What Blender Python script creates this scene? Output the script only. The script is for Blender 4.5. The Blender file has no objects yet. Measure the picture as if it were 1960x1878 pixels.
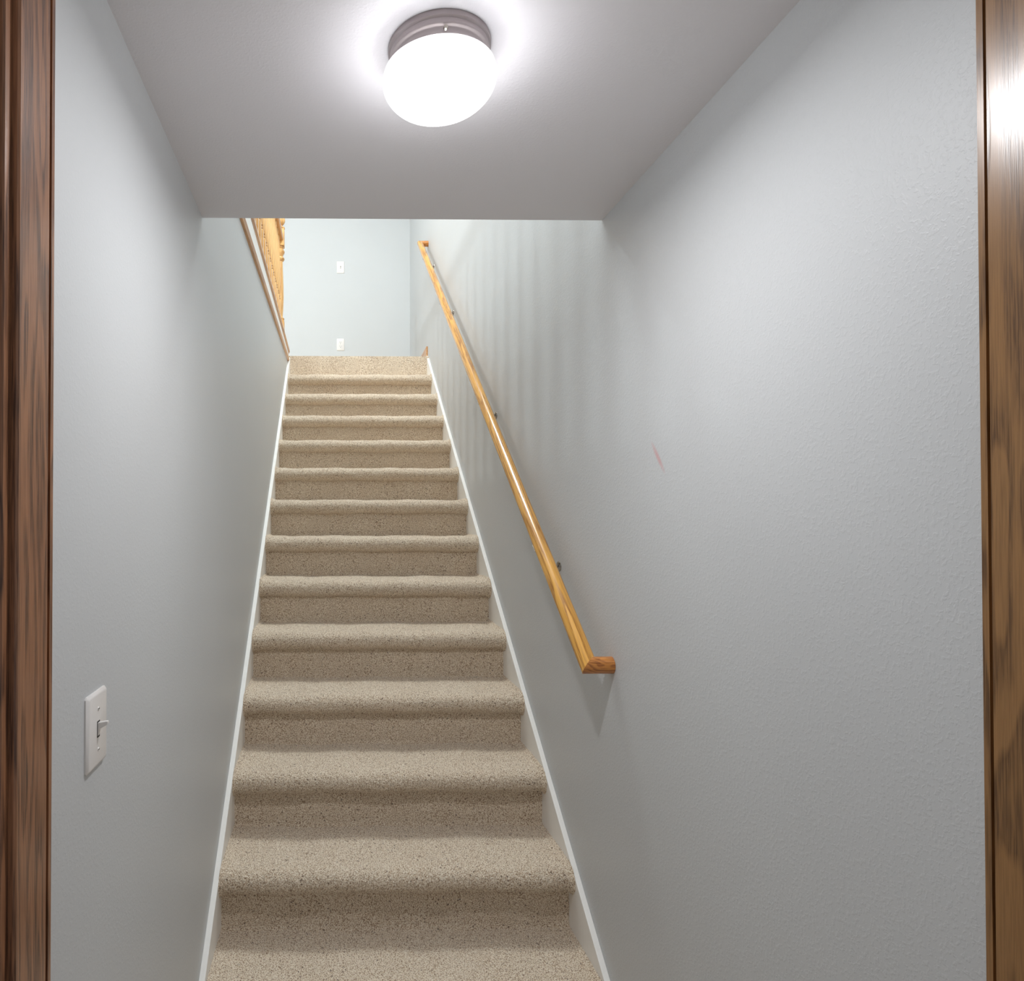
import bpy, bmesh, math, random
import numpy as np
from mathutils import Vector, Matrix

random.seed(7)
C = bpy.context.scene.collection
ZO = 1.4267                      # height of the camera above the lower floor

# ------------------------------------------------------------------ camera
cam_d = bpy.data.cameras.new('camera')
cam = bpy.data.objects.new('camera', cam_d)
C.objects.link(cam)
bpy.context.scene.camera = cam
cam_d.sensor_fit = 'HORIZONTAL'
cam_d.sensor_width = 36.0
cam_d.lens = 36.0 * 1251.56 / 1960.0
cam_d.shift_x = (980 - 657.84) / 1960.0
cam_d.shift_y = (976.56 - 939) / 1960.0
cam_d.clip_start = 0.02
cam.location = (0, 0, ZO)
cam.rotation_euler = (math.pi / 2 + 0.0113, 0.0, -0.0141)

# ------------------------------------------------------------------ world and light
sc = bpy.context.scene
sc.view_settings.view_transform = 'Standard'
sc.view_settings.look = 'None'
sc.view_settings.exposure = 0.0
sc.view_settings.gamma = 1.0
sc.view_settings.use_curve_mapping = False
sc.cycles.use_denoising = True
sc.cycles.max_bounces = 12
sc.cycles.diffuse_bounces = 8
sc.cycles.transparent_max_bounces = 12

w = bpy.data.worlds.new('world')
sc.world = w
w.use_nodes = True
w.node_tree.nodes['Background'].inputs[0].default_value = (0.90, 0.90, 0.92, 1)
w.node_tree.nodes['Background'].inputs[1].default_value = 0.36


def lamp(name, kind, loc, power, color, size, target=None, size_y=None):
    ld = bpy.data.lights.new(name, kind)
    ld.energy = power
    ld.color = color
    if kind == 'AREA':
        ld.shape = 'RECTANGLE' if size_y else 'SQUARE'
        ld.size = size
        if size_y:
            ld.size_y = size_y
    else:
        ld.shadow_soft_size = size
    o = bpy.data.objects.new(name, ld)
    C.objects.link(o)
    o.location = (loc[0], loc[1], loc[2] + ZO)
    if target:
        d = Vector(target) - Vector(loc)
        o.rotation_euler = d.to_track_quat('-Z', 'Y').to_euler()
    return o


LAMP = (0.179, 1.108)            # centre of the ceiling light
GLASS = 0.45                     # how much light the frosted glass lets straight through
lamp('bulb', 'POINT', (LAMP[0], LAMP[1], 0.730), 2.1 / GLASS, (0.97, 0.975, 1.0), 0.04)
disc = lamp('bulb_downlight', 'AREA', (LAMP[0], LAMP[1], 0.722), 7.1 / GLASS, (0.985, 0.985, 1.0), 0.10)
disc.data.shape = 'DISK'
# upstairs: a hall light towards the far end and daylight through the window
lamp('hall_bulb', 'POINT', (-2.0, 3.85, 3.0), 72.0, (0.87, 0.97, 1.0), 0.06)
lamp('window_daylight', 'AREA', (-3.4, 2.6, 2.5), 84.0, (0.84, 0.96, 1.0), 1.3, (0.7, 2.2, 0.9), 1.3)


lamp('stairwell_fill', 'AREA', (0.25, 3.5, 3.62), 68.0, (0.94, 1.0, 1.0), 0.9, (0.10, 3.65, 0.0), 0.6)  # added soft overhead fill to brighten stair walls and treads, no fixture behind it


# ------------------------------------------------------------------ mesh helpers
def obj(name, bm, m, parent=None, smooth=False, bevel=0.0, kind=None, segs=2):
    bmesh.ops.recalc_face_normals(bm, faces=bm.faces)
    me = bpy.data.meshes.new(name)
    bm.to_mesh(me)
    bm.free()
    o = bpy.data.objects.new(name, me)
    C.objects.link(o)
    me.materials.append(m)
    if smooth:
        for p in me.polygons:
            p.use_smooth = True
        if smooth != 'all':
            try:
                me.set_sharp_from_angle(angle=math.radians(35))
            except Exception:
                pass
    if bevel:
        b = o.modifiers.new('bevel', 'BEVEL')
        b.width = bevel
        b.segments = segs
        b.limit_method = 'ANGLE'
    if parent:
        o.parent = parent
        o.matrix_parent_inverse = Matrix.Translation(parent.location).inverted()
    if kind:
        o['kind'] = kind
    return o


def thing(name, label, cat, loc=(0, 0, 0), group=None):
    o = bpy.data.objects.new(name, None)
    C.objects.link(o)
    o.location = (loc[0], loc[1], loc[2] + ZO)
    o.empty_display_size = 0.1
    o['label'] = label
    o['category'] = cat
    if group:
        o['group'] = group
    return o


def box(bm, x0, x1, y0, y1, z0, z1):
    vs = [bm.verts.new((x, y, z + ZO)) for x in (x0, x1) for y in (y0, y1) for z in (z0, z1)]
    for f in ((0, 1, 3, 2), (4, 6, 7, 5), (0, 4, 5, 1), (2, 3, 7, 6), (0, 2, 6, 4), (1, 5, 7, 3)):
        bm.faces.new([vs[i] for i in f])
    return bm


def bx(*a):
    return box(bmesh.new(), *a)


def prism_x(bm, prof, x0, x1):
    """closed (y, z) outline swept along x"""
    a = [bm.verts.new((x0, y, z + ZO)) for y, z in prof]
    b = [bm.verts.new((x1, y, z + ZO)) for y, z in prof]
    n = len(prof)
    for i in range(n):
        j = (i + 1) % n
        bm.faces.new((a[i], a[j], b[j], b[i]))
    bm.faces.new(a)
    bm.faces.new(b)
    return bm


def prism_y(bm, prof, y0, y1):
    a = [bm.verts.new((x, y0, z + ZO)) for x, z in prof]
    b = [bm.verts.new((x, y1, z + ZO)) for x, z in prof]
    n = len(prof)
    for i in range(n):
        j = (i + 1) % n
        bm.faces.new((a[i], a[j], b[j], b[i]))
    bm.faces.new(a)
    bm.faces.new(b)
    return bm


def prism_z(bm, prof, z0, z1):
    a = [bm.verts.new((x, y, z0 + ZO)) for x, y in prof]
    b = [bm.verts.new((x, y, z1 + ZO)) for x, y in prof]
    n = len(prof)
    for i in range(n):
        j = (i + 1) % n
        bm.faces.new((a[i], a[j], b[j], b[i]))
    bm.faces.new(a)
    bm.faces.new(b)
    return bm


def lathe(bm, cx, cy, prof, n=48, ribs=0, amp=0.0, ribfun=None, cap=(True, True)):
    """profile of (r, z) turned about the vertical through cx, cy"""
    rings = []
    for k, (r, z) in enumerate(prof):
        a = amp * (ribfun(k, len(prof)) if ribfun else 1.0)
        rings.append([bm.verts.new((cx + (r + a * math.cos(ribs * 2 * math.pi * i / n)) * math.cos(2 * math.pi * i / n),
                                    cy + (r + a * math.cos(ribs * 2 * math.pi * i / n)) * math.sin(2 * math.pi * i / n),
                                    z + ZO)) for i in range(n)])
    for a, b in zip(rings, rings[1:]):
        for i in range(n):
            j = (i + 1) % n
            bm.faces.new((a[i], a[j], b[j], b[i]))
    if cap[0]:
        bm.faces.new(rings[0])
    if cap[1]:
        bm.faces.new(rings[-1])
    return bm


def cyl(bm, p0, p1, r0, r1=None, n=20):
    r1 = r0 if r1 is None else r1
    p0, p1 = Vector(p0), Vector(p1)
    d = (p1 - p0).normalized()
    u = d.orthogonal().normalized()
    v = d.cross(u)
    rg = []
    for p, r in ((p0, r0), (p1, r1)):
        rg.append([bm.verts.new(p + Vector((0, 0, ZO)) + (u * math.cos(2 * math.pi * i / n) + v * math.sin(2 * math.pi * i / n)) * r)
                   for i in range(n)])
    for i in range(n):
        j = (i + 1) % n
        bm.faces.new((rg[0][i], rg[0][j], rg[1][j], rg[1][i]))
    bm.faces.new(rg[0])
    bm.faces.new(rg[1])
    return bm


def tube_path(bm, pts, r, n=14):
    """smooth bent rod"""
    pts = [Vector(p) + Vector((0, 0, ZO)) for p in pts]
    ref = Vector((0, 1, 0))
    prev = None
    for k, p in enumerate(pts):
        d = (pts[min(k + 1, len(pts) - 1)] - pts[max(k - 1, 0)]).normalized()
        u = (ref - d * ref.dot(d)).normalized()
        v = d.cross(u)
        rg = [bm.verts.new(p + (u * math.cos(2 * math.pi * i / n) + v * math.sin(2 * math.pi * i / n)) * r) for i in range(n)]
        if prev:
            for i in range(n):
                j = (i + 1) % n
                bm.faces.new((prev[i], prev[j], rg[j], rg[i]))
        else:
            bm.faces.new(rg)
        prev = rg
    bm.faces.new(prev)
    return bm


# ------------------------------------------------------------------ materials
def mat(name):
    m = bpy.data.materials.new(name)
    m.use_nodes = True
    nt = m.node_tree
    return m, nt, nt.nodes['Principled BSDF']


def node(nt, t, **kw):
    n = nt.nodes.new(t)
    for k, v in kw.items():
        if k.startswith('_'):
            setattr(n, k[1:], v)
        else:
            n.inputs[k].default_value = v
    return n


def ramp(nt, src, stops, interp='LINEAR'):
    r = nt.nodes.new('ShaderNodeValToRGB')
    r.color_ramp.interpolation = interp
    e = r.color_ramp.elements
    e[0].position, e[0].color = stops[0][0], (*stops[0][1], 1)
    e[1].position, e[1].color = stops[-1][0], (*stops[-1][1], 1)
    for p, c in stops[1:-1]:
        x = e.new(p)
        x.color = (*c, 1)
    nt.links.new(src, r.inputs[0])
    return r


def mixc(nt, fac, a, b, mode='MIX'):
    m = nt.nodes.new('ShaderNodeMix')
    m.data_type = 'RGBA'
    m.blend_type = mode
    for s, v in ((m.inputs[0], fac), (m.inputs[6], a), (m.inputs[7], b)):
        if isinstance(v, (int, float)):
            s.default_value = v
        elif isinstance(v, tuple):
            s.default_value = (*v, 1)
        else:
            nt.links.new(v, s)
    return m.outputs[2]


def bump(nt, b, height, strength, dist):
    n = nt.nodes.new('ShaderNodeBump')
    n.inputs['Strength'].default_value = strength
    n.inputs['Distance'].default_value = dist
    nt.links.new(height, n.inputs['Height'])
    nt.links.new(n.outputs[0], b.inputs['Normal'])
    return n


def coords(nt):
    return nt.nodes.new('ShaderNodeTexCoord').outputs['Object']


def paint(name, col, rough, peel=1.0, extra=None):
    """orange-peel painted drywall"""
    m, nt, b = mat(name)
    co = coords(nt)
    n1 = node(nt, 'ShaderNodeTexNoise', Scale=190.0, Detail=2.0, Roughness=0.45, Distortion=0.3)
    nt.links.new(co, n1.inputs['Vector'])
    r1 = ramp(nt, n1.outputs['Fac'], [(0.50, (0, 0, 0)), (0.66, (1, 1, 1))])
    n2 = node(nt, 'ShaderNodeTexNoise', Scale=420.0, Detail=1.0)
    nt.links.new(co, n2.inputs['Vector'])
    ad = node(nt, 'ShaderNodeMath', _operation='MULTIPLY_ADD')
    nt.links.new(n2.outputs['Fac'], ad.inputs[0])
    ad.inputs[1].default_value = 0.25
    nt.links.new(r1.outputs[0], ad.inputs[2])
    bump(nt, b, ad.outputs[0], 0.30 * peel, 0.0009)
    n3 = node(nt, 'ShaderNodeTexNoise', Scale=1.7, Detail=3.0)
    nt.links.new(co, n3.inputs['Vector'])
    c = mixc(nt, n3.outputs['Fac'], tuple(x * 0.97 for x in col), tuple(min(1, x * 1.03) for x in col))
    if extra:
        c = extra(nt, co, c)
    nt.links.new(c, b.inputs['Base Color'])
    b.inputs['Roughness'].default_value = rough
    b.inputs['Specular IOR Level'].default_value = 0.35
    return m


def scuffs(nt, co, c):
    """one reddish crayon streak on the right wall and two pale rubs"""
    def streak(c, p0, p1, wid, col, amt):
        # distance from the segment in the (y, z) plane of the wall
        p0 = Vector((0.0, p0[0], p0[1] + ZO))
        p1 = Vector((0.0, p1[0], p1[1] + ZO))
        d = (p1 - p0)
        L = d.length
        ang = math.atan2(d.z, d.y)
        mp = nt.nodes.new('ShaderNodeMapping')
        mp.vector_type = 'POINT'
        # rotate so that the streak lies along y, centred
        mid = (p0 + p1) / 2
        sub = nt.nodes.new('ShaderNodeVectorMath')
        sub.operation = 'SUBTRACT'
        nt.links.new(co, sub.inputs[0])
        sub.inputs[1].default_value = (0, mid.y, mid.z)
        mp.inputs['Rotation'].default_value = (-ang, 0, 0)
        nt.links.new(sub.outputs[0], mp.inputs['Vector'])
        sc_ = nt.nodes.new('ShaderNodeVectorMath')
        sc_.operation = 'MULTIPLY'
        sc_.inputs[1].default_value = (0, 2.0 / L, 1.0 / wid)
        nt.links.new(mp.outputs[0], sc_.inputs[0])
        ln = nt.nodes.new('ShaderNodeVectorMath')
        ln.operation = 'LENGTH'
        nt.links.new(sc_.outputs[0], ln.inputs[0])
        r = ramp(nt, ln.outputs['Value'], [(0.25, (amt, amt, amt)), (1.0, (0, 0, 0))])
        return mixc(nt, r.outputs[0], c, col)
    c = streak(c, (1.487, 0.178), (1.418, 0.092), 0.0085, (0.60, 0.27, 0.28), 0.6)
    return c


PAINT = (0.550, 0.566, 0.575)
M_wall = paint('wall_paint', PAINT, 0.48, 0.4)
M_wall_r = paint('wall_paint_scuffed', PAINT, 0.48, 0.85, scuffs)
M_ceil = paint('ceiling_paint', (0.755, 0.745, 0.775), 0.75, 0.45)


def simple(name, col, rough=0.4, metal=0.0, spec=0.5, coat=0.0):
    m, nt, b = mat(name)
    n = node(nt, 'ShaderNodeTexNoise', Scale=60.0, Detail=3.0)
    nt.links.new(coords(nt), n.inputs['Vector'])
    nt.links.new(mixc(nt, n.outputs['Fac'], tuple(x * 0.97 for x in col), tuple(min(1, x * 1.03) for x in col)), b.inputs['Base Color'])
    b.inputs['Roughness'].default_value = rough
    b.inputs['Metallic'].default_value = metal
    b.inputs['Specular IOR Level'].default_value = spec
    b.inputs['Coat Weight'].default_value = coat
    return m


M_white = simple('white_trim_paint', (0.86, 0.85, 0.82), 0.38)
M_plate = simple('white_plastic', (0.74, 0.72, 0.70), 0.30)
M_slot = simple('dark_slot', (0.03, 0.025, 0.02), 0.6)
M_screw = simple('plate_screw', (0.70, 0.68, 0.65), 0.35)
M_metal = simple('satin_nickel', (0.36, 0.33, 0.29), 0.25, 1.0)
M_base = simple('lamp_base_enamel', (0.40, 0.35, 0.35), 0.42, 0.55)


def oak(name, light, mid, dark, axis='Z', rough=0.32, coat=0.3, rings=1.0, pores=1.0, seed=0.0, slope=None, ringscale=9.0, stretch=0.055):
    """flat-sawn oak: cathedral growth rings + fine open pores, grain along `axis`"""
    m, nt, b = mat(name)
    co = coords(nt)
    v = co
    if slope is not None:
        mp0 = nt.nodes.new('ShaderNodeMapping')
        mp0.inputs['Rotation'].default_value = (-slope, 0, 0)
        nt.links.new(v, mp0.inputs['Vector'])
        v = mp0.outputs[0]
    st = {'Z': (1, 1, stretch), 'Y': (1, stretch, 1), 'X': (stretch, 1, 1)}[axis]
    mp = nt.nodes.new('ShaderNodeMapping')
    mp.inputs['Location'].default_value = (seed, seed * 1.7, seed * 0.31)
    mp.inputs['Scale'].default_value = tuple(ringscale * s for s in st)
    nt.links.new(v, mp.inputs['Vector'])
    nz = node(nt, 'ShaderNodeTexNoise', Scale=1.25, Detail=2.0, Roughness=0.45)
    nt.links.new(mp.outputs[0], nz.inputs['Vector'])
    mu = node(nt, 'ShaderNodeMath', _operation='MULTIPLY')
    nt.links.new(nz.outputs['Fac'], mu.inputs[0])
    mu.inputs[1].default_value = 13.0 * rings
    fr = node(nt, 'ShaderNodeMath', _operation='FRACT')
    nt.links.new(mu.outputs[0], fr.inputs[0])
    ring = ramp(nt, fr.outputs[0], [(0.0, (0.0,) * 3), (0.30, (0.04,) * 3), (0.62, (0.80,) * 3), (0.86, (1.0,) * 3), (1.0, (0.0,) * 3)])
    # ragged pores, stretched along the grain
    sp = {'Z': (1, 1, 0.03), 'Y': (1, 0.03, 1), 'X': (0.03, 1, 1)}[axis]
    mp2 = nt.nodes.new('ShaderNodeMapping')
    mp2.inputs['Scale'].default_value = tuple(520.0 * s for s in sp)
    nt.links.new(v, mp2.inputs['Vector'])
    n2 = node(nt, 'ShaderNodeTexNoise', Scale=1.0, Detail=2.5, Roughness=0.6)
    nt.links.new(mp2.outputs[0], n2.inputs['Vector'])
    po = ramp(nt, n2.outputs['Fac'], [(0.42, (0, 0, 0)), (0.62, (1, 1, 1))])
    # broad tone drift
    n3 = node(nt, 'ShaderNodeTexNoise', Scale=0.5, Detail=2.0)
    nt.links.new(mp.outputs[0], n3.inputs['Vector'])
    base = mixc(nt, n3.outputs['Fac'], light, mid)
    mm = node(nt, 'ShaderNodeMath', _operation='MULTIPLY')
    rag = node(nt, 'ShaderNodeMath', _operation='MULTIPLY_ADD')
    nt.links.new(po.outputs[0], rag.inputs[0])
    rag.inputs[1].default_value = 0.55
    rag.inputs[2].default_value = 0.40
    nt.links.new(ring.outputs[0], mm.inputs[0])
    nt.links.new(rag.outputs[0], mm.inputs[1])
    c1 = mixc(nt, mm.outputs[0], base, dark)
    pm = node(nt, 'ShaderNodeMath', _operation='MULTIPLY')
    nt.links.new(po.outputs[0], pm.inputs[0])
    pm.inputs[1].default_value = 0.22 * pores
    c2 = mixc(nt, pm.outputs[0], c1, dark)
    nt.links.new(c2, b.inputs['Base Color'])
    b.inputs['Roughness'].default_value = rough
    b.inputs['Coat Weight'].default_value = coat
    b.inputs['Coat Roughness'].default_value = rough * 0.6
    bump(nt, b, mm.outputs[0], 0.12, -0.0006)
    return m


SL = math.atan(0.753)
M_jamb = oak('stained_oak_jamb', (0.36, 0.175, 0.09), (0.28, 0.12, 0.055), (0.055, 0.022, 0.012), 'Z', 0.30, 0.15, 0.55, 1.5, 3.3, None, 15.0, 0.11)
M_jamb_r = oak('stained_oak_jamb_amber', (0.33, 0.175, 0.065), (0.26, 0.125, 0.04), (0.085, 0.038, 0.012), 'Z', 0.28, 0.15, 0.45, 1.2, 7.9, None, 15.0, 0.13)
M_rail = oak('golden_oak_rail', (0.76, 0.42, 0.085), (0.68, 0.32, 0.042), (0.25, 0.085, 0.008), 'Y', 0.22, 0.5, 0.7, 0.55, 1.4, SL, 18.0, 0.045)
M_rail_x = oak('golden_oak_return', (0.60, 0.25, 0.05), (0.52, 0.18, 0.03), (0.22, 0.06, 0.010), 'X', 0.22, 0.5, 0.7, 0.6, 4.4, None, 24.0, 0.35)
M_bal = oak('light_oak_baluster', (0.75, 0.48, 0.20), (0.68, 0.40, 0.145), (0.45, 0.21, 0.06), 'Z', 0.35, 0.3, 0.8, 0.7, 5.1)
M_cap = oak('light_oak_cap', (0.66, 0.38, 0.16), (0.58, 0.29, 0.11), (0.36, 0.15, 0.05), 'Y', 0.35, 0.3, 0.6, 0.7, 2.2)


def carpet_mat():
    m, nt, b = mat('beige_carpet')
    co = coords(nt)
    tuft = node(nt, 'ShaderNodeTexNoise', Scale=330.0, Detail=2.0, Roughness=0.6)
    nt.links.new(co, tuft.inputs['Vector'])
    yarn = ramp(nt, tuft.outputs['Fac'], [(0.36, (0.17, 0.085, 0.036)), (0.45, (0.60, 0.44, 0.285)),
                                          (0.54, (0.83, 0.72, 0.575)), (0.66, (0.94, 0.86, 0.73))])
    blot = node(nt, 'ShaderNodeTexNoise', Scale=5.0, Detail=3.0)
    nt.links.new(co, blot.inputs['Vector'])
    c = mixc(nt, 0.15, yarn.outputs[0], ramp(nt, blot.outputs['Fac'], [(0.3, (0.74, 0.62, 0.49)), (0.7, (0.88, 0.79, 0.66))]).outputs[0])
    # dark flecks of the berber yarn
    vo = node(nt, 'ShaderNodeTexVoronoi', Scale=62.0, Randomness=1.0)
    nt.links.new(co, vo.inputs['Vector'])
    dist = node(nt, 'ShaderNodeTexNoise', Scale=19.0, Detail=1.0)
    nt.links.new(co, dist.inputs['Vector'])
    rr = ramp(nt, vo.outputs['Distance'], [(0.14, (1, 1, 1)), (0.21, (0, 0, 0))])
    rs = ramp(nt, dist.outputs['Fac'], [(0.48, (0, 0, 0)), (0.56, (1, 1, 1))])
    mm = node(nt, 'ShaderNodeMath', _operation='MULTIPLY')
    nt.links.new(rr.outputs[0], mm.inputs[0])
    nt.links.new(rs.outputs[0], mm.inputs[1])
    m2 = node(nt, 'ShaderNodeMath', _operation='MULTIPLY')
    nt.links.new(mm.outputs[0], m2.inputs[0])
    m2.inputs[1].default_value = 0.75
    c = mixc(nt, m2.outputs[0], c, (0.14, 0.085, 0.055))
    nt.links.new(c, b.inputs['Base Color'])
    b.inputs['Roughness'].default_value = 0.95
    b.inputs['Specular IOR Level'].default_value = 0.1
    b.inputs['Sheen Weight'].default_value = 0.25
    b.inputs['Sheen Roughness'].default_value = 0.5
    t2 = node(nt, 'ShaderNodeTexNoise', Scale=260.0, Detail=3.0, Roughness=0.65)
    nt.links.new(co, t2.inputs['Vector'])
    bump(nt, b, t2.outputs['Fac'], 0.9, 0.005)
    return m


M_carpet = carpet_mat()

# ------------------------------------------------------------------ the setting
A, B, CL = -0.3545, 0.7242, 0.8049       # left wall, right wall, low ceiling (above the camera)
DH = 1.7522                               # far edge of the low ceiling
DL, DR = 0.8237, 0.7200                   # where the walls meet the door frame
BACK = 6.244
TOP1, D1, RUN, RISE = -1.0467, 1.930, 0.2544, 0.190
ZL = TOP1 + 12 * RISE                     # landing height
FL = -ZO
UP = ZL + 2.44

obj('wall_left', bx(-0.47, A, DL, 4.99, FL, ZL), M_wall, kind='structure')
obj('wall_right', bx(B, 0.86, DR, BACK, FL, UP), M_wall_r, kind='structure')
obj('ceiling', bx(A, B, 0.70, DH, CL, ZL), M_ceil, kind='structure')
obj('wall_back', bx(-3.2, 0.86, BACK, BACK + 0.12, ZL - 0.3, UP), M_wall, kind='structure')
obj('ceiling', bx(-3.3, 0.86, 1.63, BACK + 0.12, UP, UP + 0.1), M_ceil, kind='structure')
obj('wall_front', bx(-3.2, B, 1.63, DH, ZL, UP), M_wall, kind='structure')
# upstairs outer wall with its window opening
bm = bmesh.new()
box(bm, -3.32, -3.2, 1.63, 1.9, ZL - 0.1, UP)
box(bm, -3.32, -3.2, 3.3, BACK, ZL - 0.1, UP)
box(bm, -3.32, -3.2, 1.9, 3.3, ZL - 0.1, 1.85)
box(bm, -3.32, -3.2, 1.9, 3.3, 3.2, UP)
obj('wall_outer', bm, M_wall, kind='structure')
bm = bmesh.new()
for a in ((1.9, 1.95, 1.85, 3.2), (3.25, 3.3, 1.85, 3.2), (1.95, 3.25, 1.85, 1.90), (1.95, 3.25, 3.15, 3.2), (2.58, 2.62, 1.9, 3.15)):
    box(bm, -3.29, -3.23, *a)
obj('window_1', bm, M_white, kind='structure')
# floors
obj('floor', bx(-1.6, 2.0, -1.2, 5.0, FL - 0.1, FL), M_carpet, kind='structure')
bm = bx(A, B, 4.983, BACK, ZL - 0.15, ZL)
obj('floor', bm, M_carpet, kind='structure')
bm = bx(-3.2, -0.47, 1.63, BACK, ZL - 0.25, ZL)
box(bm, -0.47, A, 4.99, BACK, ZL - 0.25, ZL)
obj('floor', bm, M_carpet, kind='structure')
# wall the doorway stands in (camera side)
bm = bx(-1.6, -0.375, 0.705, DL, FL, 1.1)
box(bm, B + 0.022, 2.0, 0.605, DR, FL, 1.1)
box(bm, -0.375, B + 0.022, 0.66, 0.699, 0.70, 1.1)
obj('wall_door', bm, M_wall, kind='structure')


# door frame: jamb board, stop and casing on each side, built as the setting
def stop_prof(x, sx, y0, y1, t=0.0105):
    e = 0.0025
    return [(x, y0), (x + sx * (t - e), y0), (x + sx * t, y0 + e), (x + sx * t, y1 - e), (x + sx * (t - e), y1), (x, y1)]


HEAD = 0.683
door = bpy.data.objects.new('door_1', None)
C.objects.link(door)
door['kind'] = 'structure'
door['label'] = 'dark stained oak frame of the doorway at the foot of the stairs'


def jamb(x, xb, y0, y1, g0, g1):
    d = 0.007 * (1 if xb > x else -1)     # narrow shadow gap beside the stop
    return [(x, y0), (x, g0), (x + d, g0), (x + d, g1), (x, g1), (x, y1), (xb, y1), (xb, y0)]


obj('jamb', prism_z(bmesh.new(), jamb(A + 0.0020, A - 0.020, 0.700, DL, 0.806, 0.8155), FL, HEAD), M_jamb, door)
obj('jamb', prism_z(bmesh.new(), jamb(B - 0.0020, B + 0.020, 0.596, DR, 0.7015, 0.7125), FL, HEAD), M_jamb_r, door)
obj('stop', prism_z(bmesh.new(), stop_prof(A + 0.0022, 1, 0.714, 0.7915, 0.0085), FL, HEAD), M_jamb, door)
obj('stop', prism_z(bmesh.new(), stop_prof(B - 0.0022, -1, 0.624, 0.701), FL, HEAD), M_jamb_r, door)


def casing(x0, sx, y):
    # stepped casing profile facing the camera side, outline in (x, y)
    p = [(0, 0), (0, -0.008), (0.004, -0.011), (0.020, -0.012), (0.026, -0.016), (0.052, -0.018), (0.058, -0.012), (0.058, 0)]
    return [(x0 + sx * a, y + b) for a, b in p]


obj('casing', prism_z(bmesh.new(), casing(A - 0.0055, -1, 0.700), FL, HEAD + 0.06), M_jamb, door)
obj('casing', prism_z(bmesh.new(), casing(B + 0.0055, 1, 0.596), FL, HEAD + 0.06), M_jamb_r, door)
obj('head_jamb', bx(A - 0.02, B + 0.02, 0.700, 0.71, HEAD, HEAD + 0.016), M_jamb, door)

# white skirt boards climbing beside the stairs
SK0 = TOP1 - 0.012                        # skirt height at the first nosing
kk = RISE / RUN


def skirt(x0, x1, name, yend):
    def zt(y):
        return SK0 + (y - D1) * kk
    y0 = DL + 0.001 if x0 < 0 else DR + 0.001
    yb = D1 - (SK0 - (FL + 0.09)) / kk    # where the slope reaches base height
    if yb < y0:
        yb = y0
    ze = min(zt(yend), ZL + 0.012)
    ye = D1 + (ze - SK0) / kk
    prof = [(y0, FL), (y0, max(FL + 0.09, zt(y0))), (yb, zt(yb)), (ye, ze), (min(yend, ye + 0.03), ze), (min(yend, ye + 0.03), ze - 0.25), (ye - 0.25, ze - 0.45),
            (yb + 0.55, FL)]
    return obj(name, prism_x(bmesh.new(), prof, x0, x1), M_white, kind='structure', bevel=0.0015)


skirt(A, A + 0.0165, 'baseboard_left', 5.0)
skirt(B - 0.0165, B, 'baseboard_right', 5.06)

# oak baseboards upstairs
obj('baseboard_upper_right', bx(B - 0.012, B, 5.05, BACK, ZL, ZL + 0.095), M_cap, kind='structure', bevel=0.002)
obj('baseboard_back', bx(-3.2, B - 0.012, BACK - 0.012, BACK, ZL, ZL + 0.085), M_cap, kind='structure', bevel=0.002)


# ------------------------------------------------------------------ staircase
def carpet_sheet(bm, prof, x0, x1, s, tuft, wave=None, pinch=0.010, rng=None):
    """carpet wrapped over an open (y, z) profile: fine grid pushed out tuft by tuft"""
    P = [Vector((0, y, z)) for y, z in prof]
    cum = [0.0]
    for a, b_ in zip(P, P[1:]):
        cum.append(cum[-1] + (b_ - a).length)
    n = max(2, int(cum[-1] / s))
    pts, nor = [], []
    for k in range(n + 1):
        t = cum[-1] * k / n
        i = max(0, min(len(P) - 2, int(np.searchsorted(cum, t, side='right')) - 1))
        f = (t - cum[i]) / max(1e-9, cum[i + 1] - cum[i])
        p = P[i].lerp(P[i + 1], f)
        pts.append(p)
    for k in range(n + 1):
        d = pts[min(k + 1, n)] - pts[max(k - 1, 0)]
        nor.append(Vector((0, -d.z, d.y)).normalized())
    nx = max(2, int((x1 - x0) / s))
    xs = np.linspace(x0, x1, nx + 1)
    r = rng.random((n + 1, nx + 1)) - 0.5
    ph = rng.random(6) * 6.28
    grid = []
    for k in range(n + 1):
        row = []
        for i, x in enumerate(xs):
            e = min(x - x0, x1 - x)
            pin = pinch * max(0.0, 1 - e / 0.018) ** 2
            off = tuft * 2 * r[k, i] - pin
            off += 0.0016 * math.sin(x * 17 + ph[0] + k * 0.05) + 0.0010 * math.sin(x * 41 + ph[1])
            jx = 0.0 if i in (0, nx) else (rng.random() - 0.5) * s * 0.5
            q = pts[k] + nor[k] * off
            row.append(bm.verts.new((x + jx, q.y, q.z + ZO)))
        grid.append(row)
    for k in range(n):
        for i in range(nx):
            bm.faces.new((grid[k][i], grid[k][i + 1], grid[k + 1][i + 1], grid[k + 1][i]))
    return bm


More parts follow.
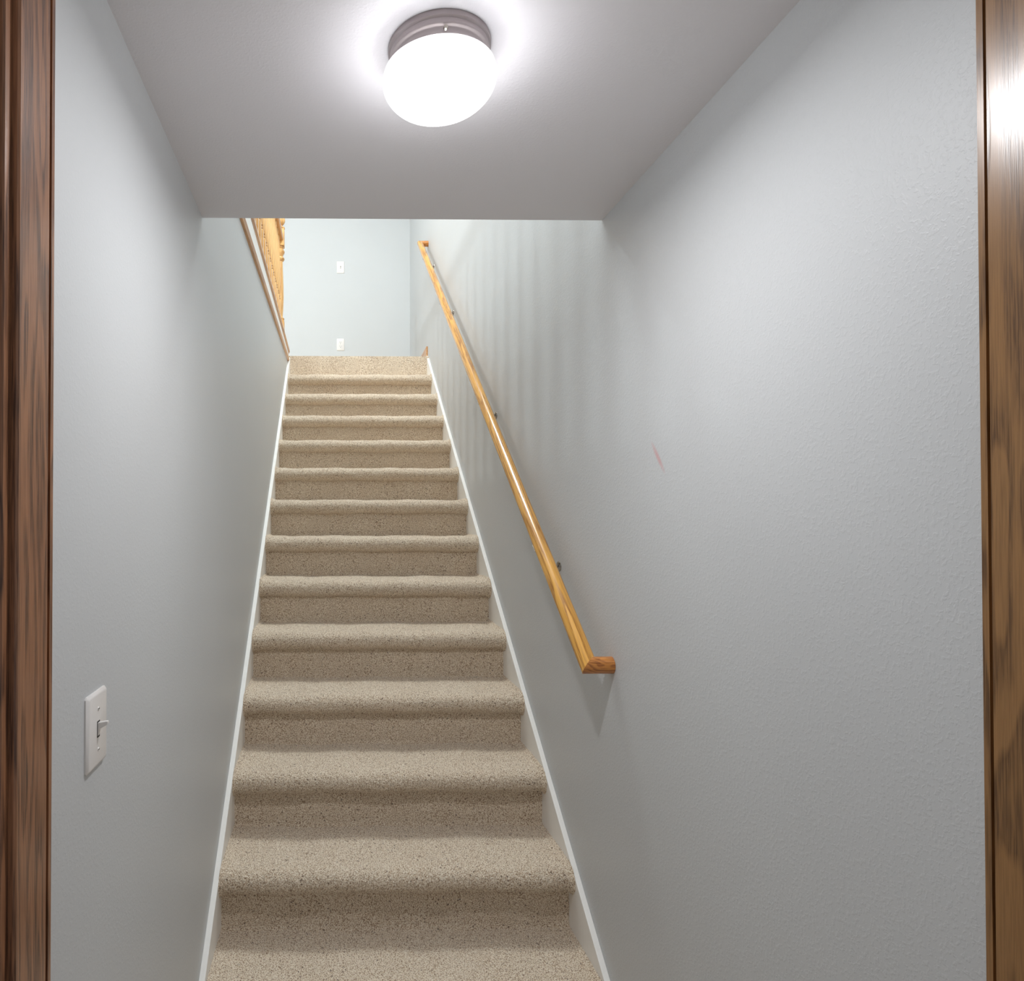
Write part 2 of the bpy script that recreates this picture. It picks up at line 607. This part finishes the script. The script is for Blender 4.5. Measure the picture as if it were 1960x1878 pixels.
XL, XR = -0.3381, 0.7075
TH = 0.072
rng = np.random.default_rng(5)
stairs = thing('staircase', 'straight flight of beige carpeted stairs rising between two painted walls', 'stairs', (0.185, 1.9, FL))
for i in range(-1, 13):
    d = D1 + i * RUN
    z = TOP1 + i * RISE
    s = 0.0032 if i < 2 else (0.0042 if i < 5 else 0.006)
    tf = 0.0019 if i < 2 else 0.0018
    r = TH / 2
    yr = d + 0.046
    if i < 12:
        prof = [(d + RUN + 0.050, z)]
        prof.append((d + r + 0.012, z))
        # bullnose: flat-ish top rolling round to the underside
        for k in range(0, 13):
            a = math.pi / 2 + math.pi * k / 12
            prof.append((d + r + 0.006 + math.cos(a) * (r + 0.006), z - r + math.sin(a) * r))
        prof.append((yr + 0.004, z - TH))
        obj('tread', carpet_sheet(bmesh.new(), prof, XL, XR, s, tf, rng=rng), M_carpet, stairs, smooth='all')
        rp = [(yr, z - TH + 0.003), (yr + 0.001, z - RISE + 0.012), (yr - 0.004, z - RISE - 0.004)]
    else:
        rp = [(4.984 + 0.02, z + 0.0005), (4.984 + 0.008, z - 0.001), (4.984, z - 0.009), (4.984, z - RISE - 0.004)]
    obj('riser', carpet_sheet(bmesh.new(), rp, XL, XR, s * 1.2, tf * 0.6, pinch=0.001, rng=rng),
        M_carpet, stairs, smooth='all')

# ------------------------------------------------------------------ handrail on the right wall
RX = 0.662
hr = thing('handrail', 'long golden oak round handrail on the right wall with a mitred return at each end', 'handrail', (B, 1.70, -0.385))
P = [Vector((B - 0.0005, 1.700, -0.385)), Vector((RX, 1.700, -0.385)), Vector((RX, 5.020, 2.115)), Vector((B - 0.0005, 5.020, 2.115))]
R = 0.0222


def mitred(bm, p0, p1, n0, n1, r, n=40, segs=1):
    """round bar between two points whose ends are cut by planes with normals n0, n1"""
    d = (p1 - p0).normalized()
    u = Vector((1, 0, 0)) if abs(d.x) < 0.5 else Vector((0, 0, 1))
    u = (u - d * u.dot(d)).normalized()
    v = d.cross(u)
    rings = []
    for t in range(segs + 1):
        rg = []
        for i in range(n):
            a = 2 * math.pi * i / n
            off = (u * math.cos(a) + v * math.sin(a)) * r
            s0 = -(off.dot(n0)) / d.dot(n0)
            s1 = -(off.dot(n1)) / d.dot(n1)
            q0 = p0 + off + d * s0
            q1 = p1 + off + d * s1
            rg.append(bm.verts.new(q0.lerp(q1, t / segs) + Vector((0, 0, ZO))))
        rings.append(rg)
    for a, b_ in zip(rings, rings[1:]):
        for i in range(n):
            j = (i + 1) % n
            bm.faces.new((a[i], a[j], b_[j], b_[i]))
    bm.faces.new(rings[0])
    bm.faces.new(rings[-1])
    return bm


dm = (P[2] - P[1]).normalized()
d0 = (P[1] - P[0]).normalized()
d2 = (P[3] - P[2]).normalized()
m1 = (d0 + dm).normalized()
m2 = (dm + d2).normalized()
obj('rail', mitred(bmesh.new(), P[1], P[2], m1, m2, R, segs=30), M_rail, hr, smooth=True)
obj('rail_return', mitred(bmesh.new(), P[0], P[1], d0, m1, R), M_rail_x, hr, smooth=True)
obj('rail_return', mitred(bmesh.new(), P[2], P[3], m2, d2, R), M_rail_x, hr, smooth=True)


def rail_z(y):
    return -0.385 + (y - 1.700) * 2.5 / 3.32


for yb in (2.096, 2.912, 3.961, 4.731):
    zc = rail_z(yb) - 0.070
    br = bmesh.new()
    # domed rosette on the wall
    pr = [(0.0, 0.017), (0.003, 0.0165), (0.006, 0.013), (0.008, 0.008)]
    for (a, ra), (b_, rb) in zip(pr, pr[1:]):
        cyl(br, (B - a, yb, zc), (B - b_, yb, zc), ra, rb, 24)
    # gooseneck arm
    pts = []
    zt = rail_z(yb) - R / math.cos(SL) - 0.003
    for k in range(13):
        t = k / 12
        a = t * math.pi / 2
        pts.append((B - 0.006 - (B - 0.006 - RX - 0.006) * math.sin(a), yb, zc + (zt - zc) * (1 - math.cos(a))))
    tube_path(br, pts, 0.0052)
    o = obj('bracket', br, M_metal, hr, smooth=True)
    # saddle strap under the rail and its screws
    sd = bmesh.new()
    nrm = Vector((0, -math.sin(SL), math.cos(SL)))
    ctr = Vector((RX, yb, rail_z(yb)))
    rows = []
    for k in range(9):
        a = math.radians(-50 + 100 * k / 8)
        for rr_ in (R + 0.0004, R + 0.0026):
            for w_ in (-0.016, 0.016):
                q = ctr + Vector((math.sin(a), 0, 0)) * rr_ - nrm * math.cos(a) * rr_ + dm * w_ + Vector((0, 0, ZO))
                rows.append(sd.verts.new(q))
    for k in range(8):
        a, b_ = rows[4 * k:4 * k + 4], rows[4 * k + 4:4 * k + 8]
        for i, j in ((0, 1), (1, 3), (3, 2), (2, 0)):
            sd.faces.new((a[i], a[j], b_[j], b_[i]))
    sd.faces.new((rows[0], rows[1], rows[3], rows[2]))
    sd.faces.new((rows[32], rows[33], rows[35], rows[34]))
    obj('saddle', sd, M_metal, o, smooth=True)

# ------------------------------------------------------------------ ceiling light
cl = thing('ceiling_light', 'round flush ceiling light with a ribbed frosted glass globe, switched on', 'ceiling light', (LAMP[0], LAMP[1], CL))
lx, ly = LAMP
prof = [(0.0865, CL - 0.0002), (0.0868, CL - 0.003), (0.0868, CL - 0.009), (0.0850, CL - 0.0105), (0.0838, CL - 0.012), (0.0838, CL - 0.020),
        (0.0826, CL - 0.0215), (0.0800, CL - 0.0225), (0.0786, CL - 0.0245), (0.0783, CL - 0.035), (0.0770, CL - 0.0365), (0.073, CL - 0.0365)]
obj('lamp_base', lathe(bmesh.new(), lx, ly, prof, 96, cap=(True, True)), M_base, cl, smooth=True)
for k in range(3):
    a = math.radians(-92 + 120 * k)
    ca, sa = math.cos(a), math.sin(a)
    z_ = CL - 0.029
    sb = bmesh.new()
    cyl(sb, (lx + 0.077 * ca, ly + 0.077 * sa, z_), (lx + 0.0835 * ca, ly + 0.0835 * sa, z_), 0.0016, None, 12)
    cyl(sb, (lx + 0.0825 * ca, ly + 0.0825 * sa, z_), (lx + 0.0865 * ca, ly + 0.0865 * sa, z_), 0.0038, 0.0032, 18)
    obj('thumb_screw', sb, M_metal, cl, smooth=True)


def globe_mat():
    m, nt, b = mat('lit_frosted_glass')
    nt.nodes.remove(b)
    out = nt.nodes['Material Output']
    tr = node(nt, 'ShaderNodeBsdfTransparent')
    tr.inputs[0].default_value = (GLASS, GLASS, GLASS, 1)
    gl = node(nt, 'ShaderNodeBsdfGlossy')
    gl.inputs['Roughness'].default_value = 0.25
    gl.inputs['Color'].default_value = (0.9, 0.9, 0.9, 1)
    lw = node(nt, 'ShaderNodeLayerWeight', Blend=0.35)
    em = node(nt, 'ShaderNodeEmission')
    co = coords(nt)
    # prismatic flutes: alternating bright and dim ribs around the axis
    sep = nt.nodes.new('ShaderNodeSeparateXYZ')
    sub = nt.nodes.new('ShaderNodeVectorMath')
    sub.operation = 'SUBTRACT'
    sub.inputs[1].default_value = (lx, ly, 0)
    nt.links.new(co, sub.inputs[0])
    nt.links.new(sub.outputs[0], sep.inputs[0])
    at = node(nt, 'ShaderNodeMath', _operation='ARCTAN2')
    nt.links.new(sep.outputs['Y'], at.inputs[0])
    nt.links.new(sep.outputs['X'], at.inputs[1])
    mu = node(nt, 'ShaderNodeMath', _operation='MULTIPLY')
    nt.links.new(at.outputs[0], mu.inputs[0])
    mu.inputs[1].default_value = 84.0
    si = node(nt, 'ShaderNodeMath', _operation='SINE')
    nt.links.new(mu.outputs[0], si.inputs[0])
    st = node(nt, 'ShaderNodeMath', _operation='MULTIPLY_ADD')
    nt.links.new(si.outputs[0], st.inputs[0])
    st.inputs[1].default_value = 0.07
    st.inputs[2].default_value = 0.78
    nt.links.new(st.outputs[0], em.inputs['Strength'])
    em.inputs['Color'].default_value = (0.985, 0.985, 1.0, 1)
    mx = node(nt, 'ShaderNodeMixShader')
    rf = node(nt, 'ShaderNodeMath', _operation='MULTIPLY')
    nt.links.new(lw.outputs['Fresnel'], rf.inputs[0])
    rf.inputs[1].default_value = 0.3
    nt.links.new(rf.outputs[0], mx.inputs[0])
    nt.links.new(tr.outputs[0], mx.inputs[1])
    nt.links.new(gl.outputs[0], mx.inputs[2])
    ad = node(nt, 'ShaderNodeAddShader')
    nt.links.new(mx.outputs[0], ad.inputs[0])
    nt.links.new(em.outputs[0], ad.inputs[1])
    nt.links.new(ad.outputs[0], out.inputs['Surface'])
    return m


M_globe = globe_mat()
gp = [(0.0745, CL - 0.034), (0.0765, CL - 0.0375), (0.080, CL - 0.0395), (0.0865, CL - 0.0425)]
for k in range(0, 25):
    a = math.radians(-22 + 112 * k / 24)
    gp.append((0.0962 * math.cos(a) if a > -1 else 0, 0.7475 - 0.0545 * math.sin(a)))
gp = [g for k, g in enumerate(gp) if k < 4 or g[1] < CL - 0.0435]
gp[-1] = (0.0008, gp[-1][1])
obj('glass_globe', lathe(bmesh.new(), lx, ly, gp, 504, 84, 0.0007,
                         lambda k, n: 0.0 if k < 6 else min(1.0, (k - 5) / 4) * (1.0 if k < n - 4 else 0.2), cap=(False, True)),
    M_globe, cl, smooth='all')


# ------------------------------------------------------------------ switches and outlet
def wall_plate(t, place, w, h, screws):
    """bevelled cover plate; place(u, v, n) maps plate coordinates to the room"""
    bm = bmesh.new()
    lay = [(1.0, 1.0, 0.0), (1.0, 1.0, 0.0022), (0.93, 0.955, 0.0052), (0.86, 0.915, 0.0060)]
    prev = None
    for a, b_, n in lay:
        hw, hh = w / 2 * a, h / 2 * b_
        c = 0.003
        o = [(-hw + c, -hh), (hw - c, -hh), (hw, -hh + c), (hw, hh - c), (hw - c, hh), (-hw + c, hh), (-hw, hh - c), (-hw, -hh + c)]
        rg = [bm.verts.new(place(u, v, n)) for u, v in o]
        if prev:
            for i in range(8):
                j = (i + 1) % 8
                bm.faces.new((prev[i], prev[j], rg[j], rg[i]))
        else:
            bm.faces.new(rg)
        prev = rg
    bm.faces.new(prev)
    obj('cover_plate', bm, M_plate, t, smooth=True)
    for v in screws:
        sb = bmesh.new()
        n = 16
        a = [sb.verts.new(place(0.0030 * math.cos(2 * math.pi * i / n), v + 0.0030 * math.sin(2 * math.pi * i / n), 0.0060)) for i in range(n)]
        b_ = [sb.verts.new(place(0.0024 * math.cos(2 * math.pi * i / n), v + 0.0024 * math.sin(2 * math.pi * i / n), 0.0070)) for i in range(n)]
        for i in range(n):
            sb.faces.new((a[i], a[(i + 1) % n], b_[(i + 1) % n], b_[i]))
        sb.faces.new(b_)
        s = obj('screw', sb, M_screw, t)
        qb = bmesh.new()
        pbox(qb, place, -0.0024, 0.0024, v - 0.0005, v + 0.0005, 0.0069, 0.0073)
        obj('screw_slot', qb, M_slot, s)


def pbox(bm, place, u0, u1, v0, v1, n0, n1):
    vs = [bm.verts.new(place(u, v, n)) for u in (u0, u1) for v in (v0, v1) for n in (n0, n1)]
    for f in ((0, 1, 3, 2), (4, 6, 7, 5), (0, 4, 5, 1), (2, 3, 7, 6), (0, 2, 6, 4), (1, 5, 7, 3)):
        bm.faces.new([vs[i] for i in f])


def toggle(t, place):
    bm = bmesh.new()
    pbox(bm, place, -0.0052, 0.0052, -0.0120, 0.0120, 0.0058, 0.0064)
    obj('toggle_opening', bm, M_slot, t)
    bm = bmesh.new()
    # lever, tapered and tipped upwards
    sec = [(0.0044, -0.0105, 0.0100, 0.0062), (0.0040, 0.0005, 0.0102, 0.0085), (0.0032, 0.0060, 0.0120, 0.0185), (0.0026, 0.0078, 0.0118, 0.0205)]
    prev = None
    for hw, v0, v1, n in sec:
        rg = [bm.verts.new(place(u, v, n)) for u, v in ((-hw, v0), (hw, v0), (hw, v1), (-hw, v1))]
        if prev:
            for i in range(4):
                bm.faces.new((prev[i], prev[(i + 1) % 4], rg[(i + 1) % 4], rg[i]))
        else:
            bm.faces.new(rg)
        prev = rg
    bm.faces.new(prev)
    obj('toggle', bm, M_plate, t, bevel=0.0007)


t = thing('light_switch', 'large white toggle switch plate on the left wall near the door frame', 'light switch', (A, 0.974, -0.312))
pl = lambda u, v, n: (A + n, 0.974 + u, -0.312 + v + ZO)
wall_plate(t, pl, 0.078, 0.110, (-0.030, 0.030))
toggle(t, pl)

t = thing('light_switch', 'small white toggle switch plate high on the far wall above the outlet', 'light switch', (0.058, BACK, 2.398))
pb = lambda u, v, n: (0.058 + u, BACK - n, 2.398 + v + ZO)
wall_plate(t, pb, 0.072, 0.116, (-0.030, 0.030))
toggle(t, pb)

t = thing('wall_outlet', 'white double power outlet low on the far wall at the top of the stairs', 'outlet', (0.058, BACK, 1.655))
po_ = lambda u, v, n: (0.058 + u, BACK - n, 1.655 + v + ZO)
wall_plate(t, po_, 0.072, 0.116, (0.0,))
for s in (-1, 1):
    bm = bmesh.new()
    n = 28
    vc = s * 0.0195
    def pt(i):
        a = 2 * math.pi * i / n
        return 0.0168 * math.cos(a), vc + max(-0.0135, min(0.0135, 0.0168 * math.sin(a)))
    a = [bm.verts.new(po_(*pt(i), 0.0058)) for i in range(n)]
    b_ = [bm.verts.new(po_(*pt(i), 0.0072)) for i in range(n)]
    for i in range(n):
        bm.faces.new((a[i], a[(i + 1) % n], b_[(i + 1) % n], b_[i]))
    bm.faces.new(b_)
    r_ = obj('receptacle', bm, M_plate, t)
    for (u0, u1, v0, v1) in ((-0.0078, -0.0055, 0.001, 0.009), (0.0055, 0.0078, 0.001, 0.008), (-0.0022, 0.0022, -0.0095, -0.0045)):
        bm = bmesh.new()
        pbox(bm, po_, u0, u1, vc + v0, vc + v1, 0.0070, 0.0076)
        obj('slot', bm, M_slot, r_)

# ------------------------------------------------------------------ balustrade along the upper floor edge
bl = thing('balustrade', 'light oak balustrade on the upper floor edge at the left of the stairs', 'balustrade', (-0.42, 3.4, ZL))
ye = 4.985
# the stacked trim on the edge: lower moulding, white band, oak cap
def slab_prof(z0, z1):
    return z0, z1


bm = bmesh.new()
pr = [(A, 0.0), (A + 0.010, 0.004), (A + 0.014, 0.018), (A + 0.010, 0.022), (A + 0.009, 0.026), (A + 0.012, 0.034), (A, 0.037)]
a = [bm.verts.new((x, DH, 1.098 + z + ZO)) for x, z in pr]
b_ = [bm.verts.new((x, ye, 1.186 + z * 0.6 + ZO)) for x, z in pr]
for i in range(len(pr)):
    j = (i + 1) % len(pr)
    bm.faces.new((a[i], a[j], b_[j], b_[i]))
bm.faces.new(a)
bm.faces.new(b_)
obj('lower_moulding', bm, M_cap, bl, smooth=True)
bm = bmesh.new()
for (x0, x1) in ((A, A + 0.006),):
    v = [(x0, DH, 1.14), (x1, DH, 1.14), (x1, DH, 1.262), (x0, DH, 1.262), (x0, ye - 0.002, 1.205), (x1, ye - 0.002, 1.205), (x1, ye - 0.002, 1.262), (x0, ye - 0.002, 1.262)]
    vs = [bm.verts.new((p[0], p[1], p[2] + ZO)) for p in v]
    for f in ((0, 1, 2, 3), (4, 5, 6, 7), (0, 1, 5, 4), (1, 2, 6, 5), (2, 3, 7, 6), (3, 0, 4, 7)):
        bm.faces.new([vs[i] for i in f])
obj('trim_1', bm, M_white, kind='structure')
pr = [(A - 0.115, ZL), (A - 0.115, 1.284), (A + 0.006, 1.284), (A + 0.013, 1.278), (A + 0.013, 1.262), (A + 0.008, 1.256), (A + 0.008, 1.248), (A - 0.0, 1.246), (A, ZL)]
obj('cap_board', prism_y(bmesh.new(), pr, DH, ye), M_cap, bl, smooth=True)
CAP = 1.284
BX = -0.420

BR = 0.0195


def baluster(bm, x, y):
    hw = BR
    z0, z1 = CAP - 0.002, CAP + 0.33
    def sq(z, h):
        return [bm.verts.new((x + sx * h, y + sy * h, z + ZO)) for sx, sy in ((-1, -1), (1, -1), (1, 1), (-1, 1))]
    a, b_ = sq(z0, hw), sq(z1, hw)
    c = sq(z1 + 0.006, hw - 0.006)
    for p, q in ((a, b_), (b_, c)):
        for i in range(4):
            bm.faces.new((p[i], p[(i + 1) % 4], q[(i + 1) % 4], q[i]))
    bm.faces.new(a)
    bm.faces.new(c)
    pr = [(0.013, z1 + 0.004), (0.0185, z1 + 0.012), (0.0185, z1 + 0.018), (0.012, z1 + 0.026), (0.0175, z1 + 0.034), (0.012, z1 + 0.042),
          (0.0165, z1 + 0.080), (0.0185, z1 + 0.120), (0.016, z1 + 0.20), (0.0125, z1 + 0.33), (0.010, z1 + 0.44), (0.0095, 2.115)]
    lathe(bm, x, y, pr, 14)
    return bm


y = 2.02
ys = []
while y < 4.88:
    ys.append(y)
    y += 0.118
b0 = obj('baluster', baluster(bmesh.new(), BX, ys[0]), M_bal, bl, smooth=True)
for yy in ys[1:]:
    c = b0.copy()
    C.objects.link(c)
    c.location.y += yy - ys[0]

# hand rail of the balustrade
def railp(cx, z):
    p = [(-0.026, 0.0), (-0.031, 0.010), (-0.031, 0.022), (-0.024, 0.032), (-0.028, 0.042), (-0.020, 0.055), (0, 0.060),
         (0.020, 0.055), (0.028, 0.042), (0.024, 0.032), (0.031, 0.022), (0.031, 0.010), (0.026, 0.0)]
    return [(cx + a_, z + b2) for a_, b2 in p]


obj('top_rail', prism_y(bmesh.new(), railp(BX, 2.105), DH, 4.96), M_cap, bl, smooth=True)

NY = 4.985
bm = bmesh.new()
hw = 0.037
box(bm, BX - hw, BX + hw, NY - hw, NY + hw, CAP - 0.05, 1.50)
obj('newel_block', bm, M_bal, bl, bevel=0.003)
obj('newel_block', bx(BX - hw, BX + hw, NY - hw, NY + hw, 2.07, 2.20), M_bal, bl, bevel=0.003)
bm = bmesh.new()
pr = [(0.030, 1.498), (0.036, 1.508), (0.037, 1.518), (0.028, 1.527), (0.025, 1.534), (0.029, 1.60), (0.032, 1.68), (0.030, 1.78), (0.026, 1.88), (0.024, 1.955),
      (0.034, 1.965), (0.038, 1.975), (0.034, 1.985), (0.025, 1.992), (0.028, 2.005), (0.037, 2.020), (0.039, 2.032), (0.032, 2.045), (0.028, 2.052), (0.034, 2.062), (0.034, 2.072)]
lathe(bm, BX, NY, pr, 32)
obj('newel_turning', bm, M_bal, bl, smooth=True)
bm = bmesh.new()
pr = [(0.030, 2.198), (0.040, 2.208), (0.040, 2.216), (0.024, 2.224), (0.020, 2.232), (0.034, 2.246), (0.042, 2.264), (0.042, 2.282), (0.034, 2.300), (0.018, 2.314), (0.002, 2.318)]
lathe(bm, BX, NY, pr, 32)
obj('finial', bm, M_bal, bl, smooth=True)
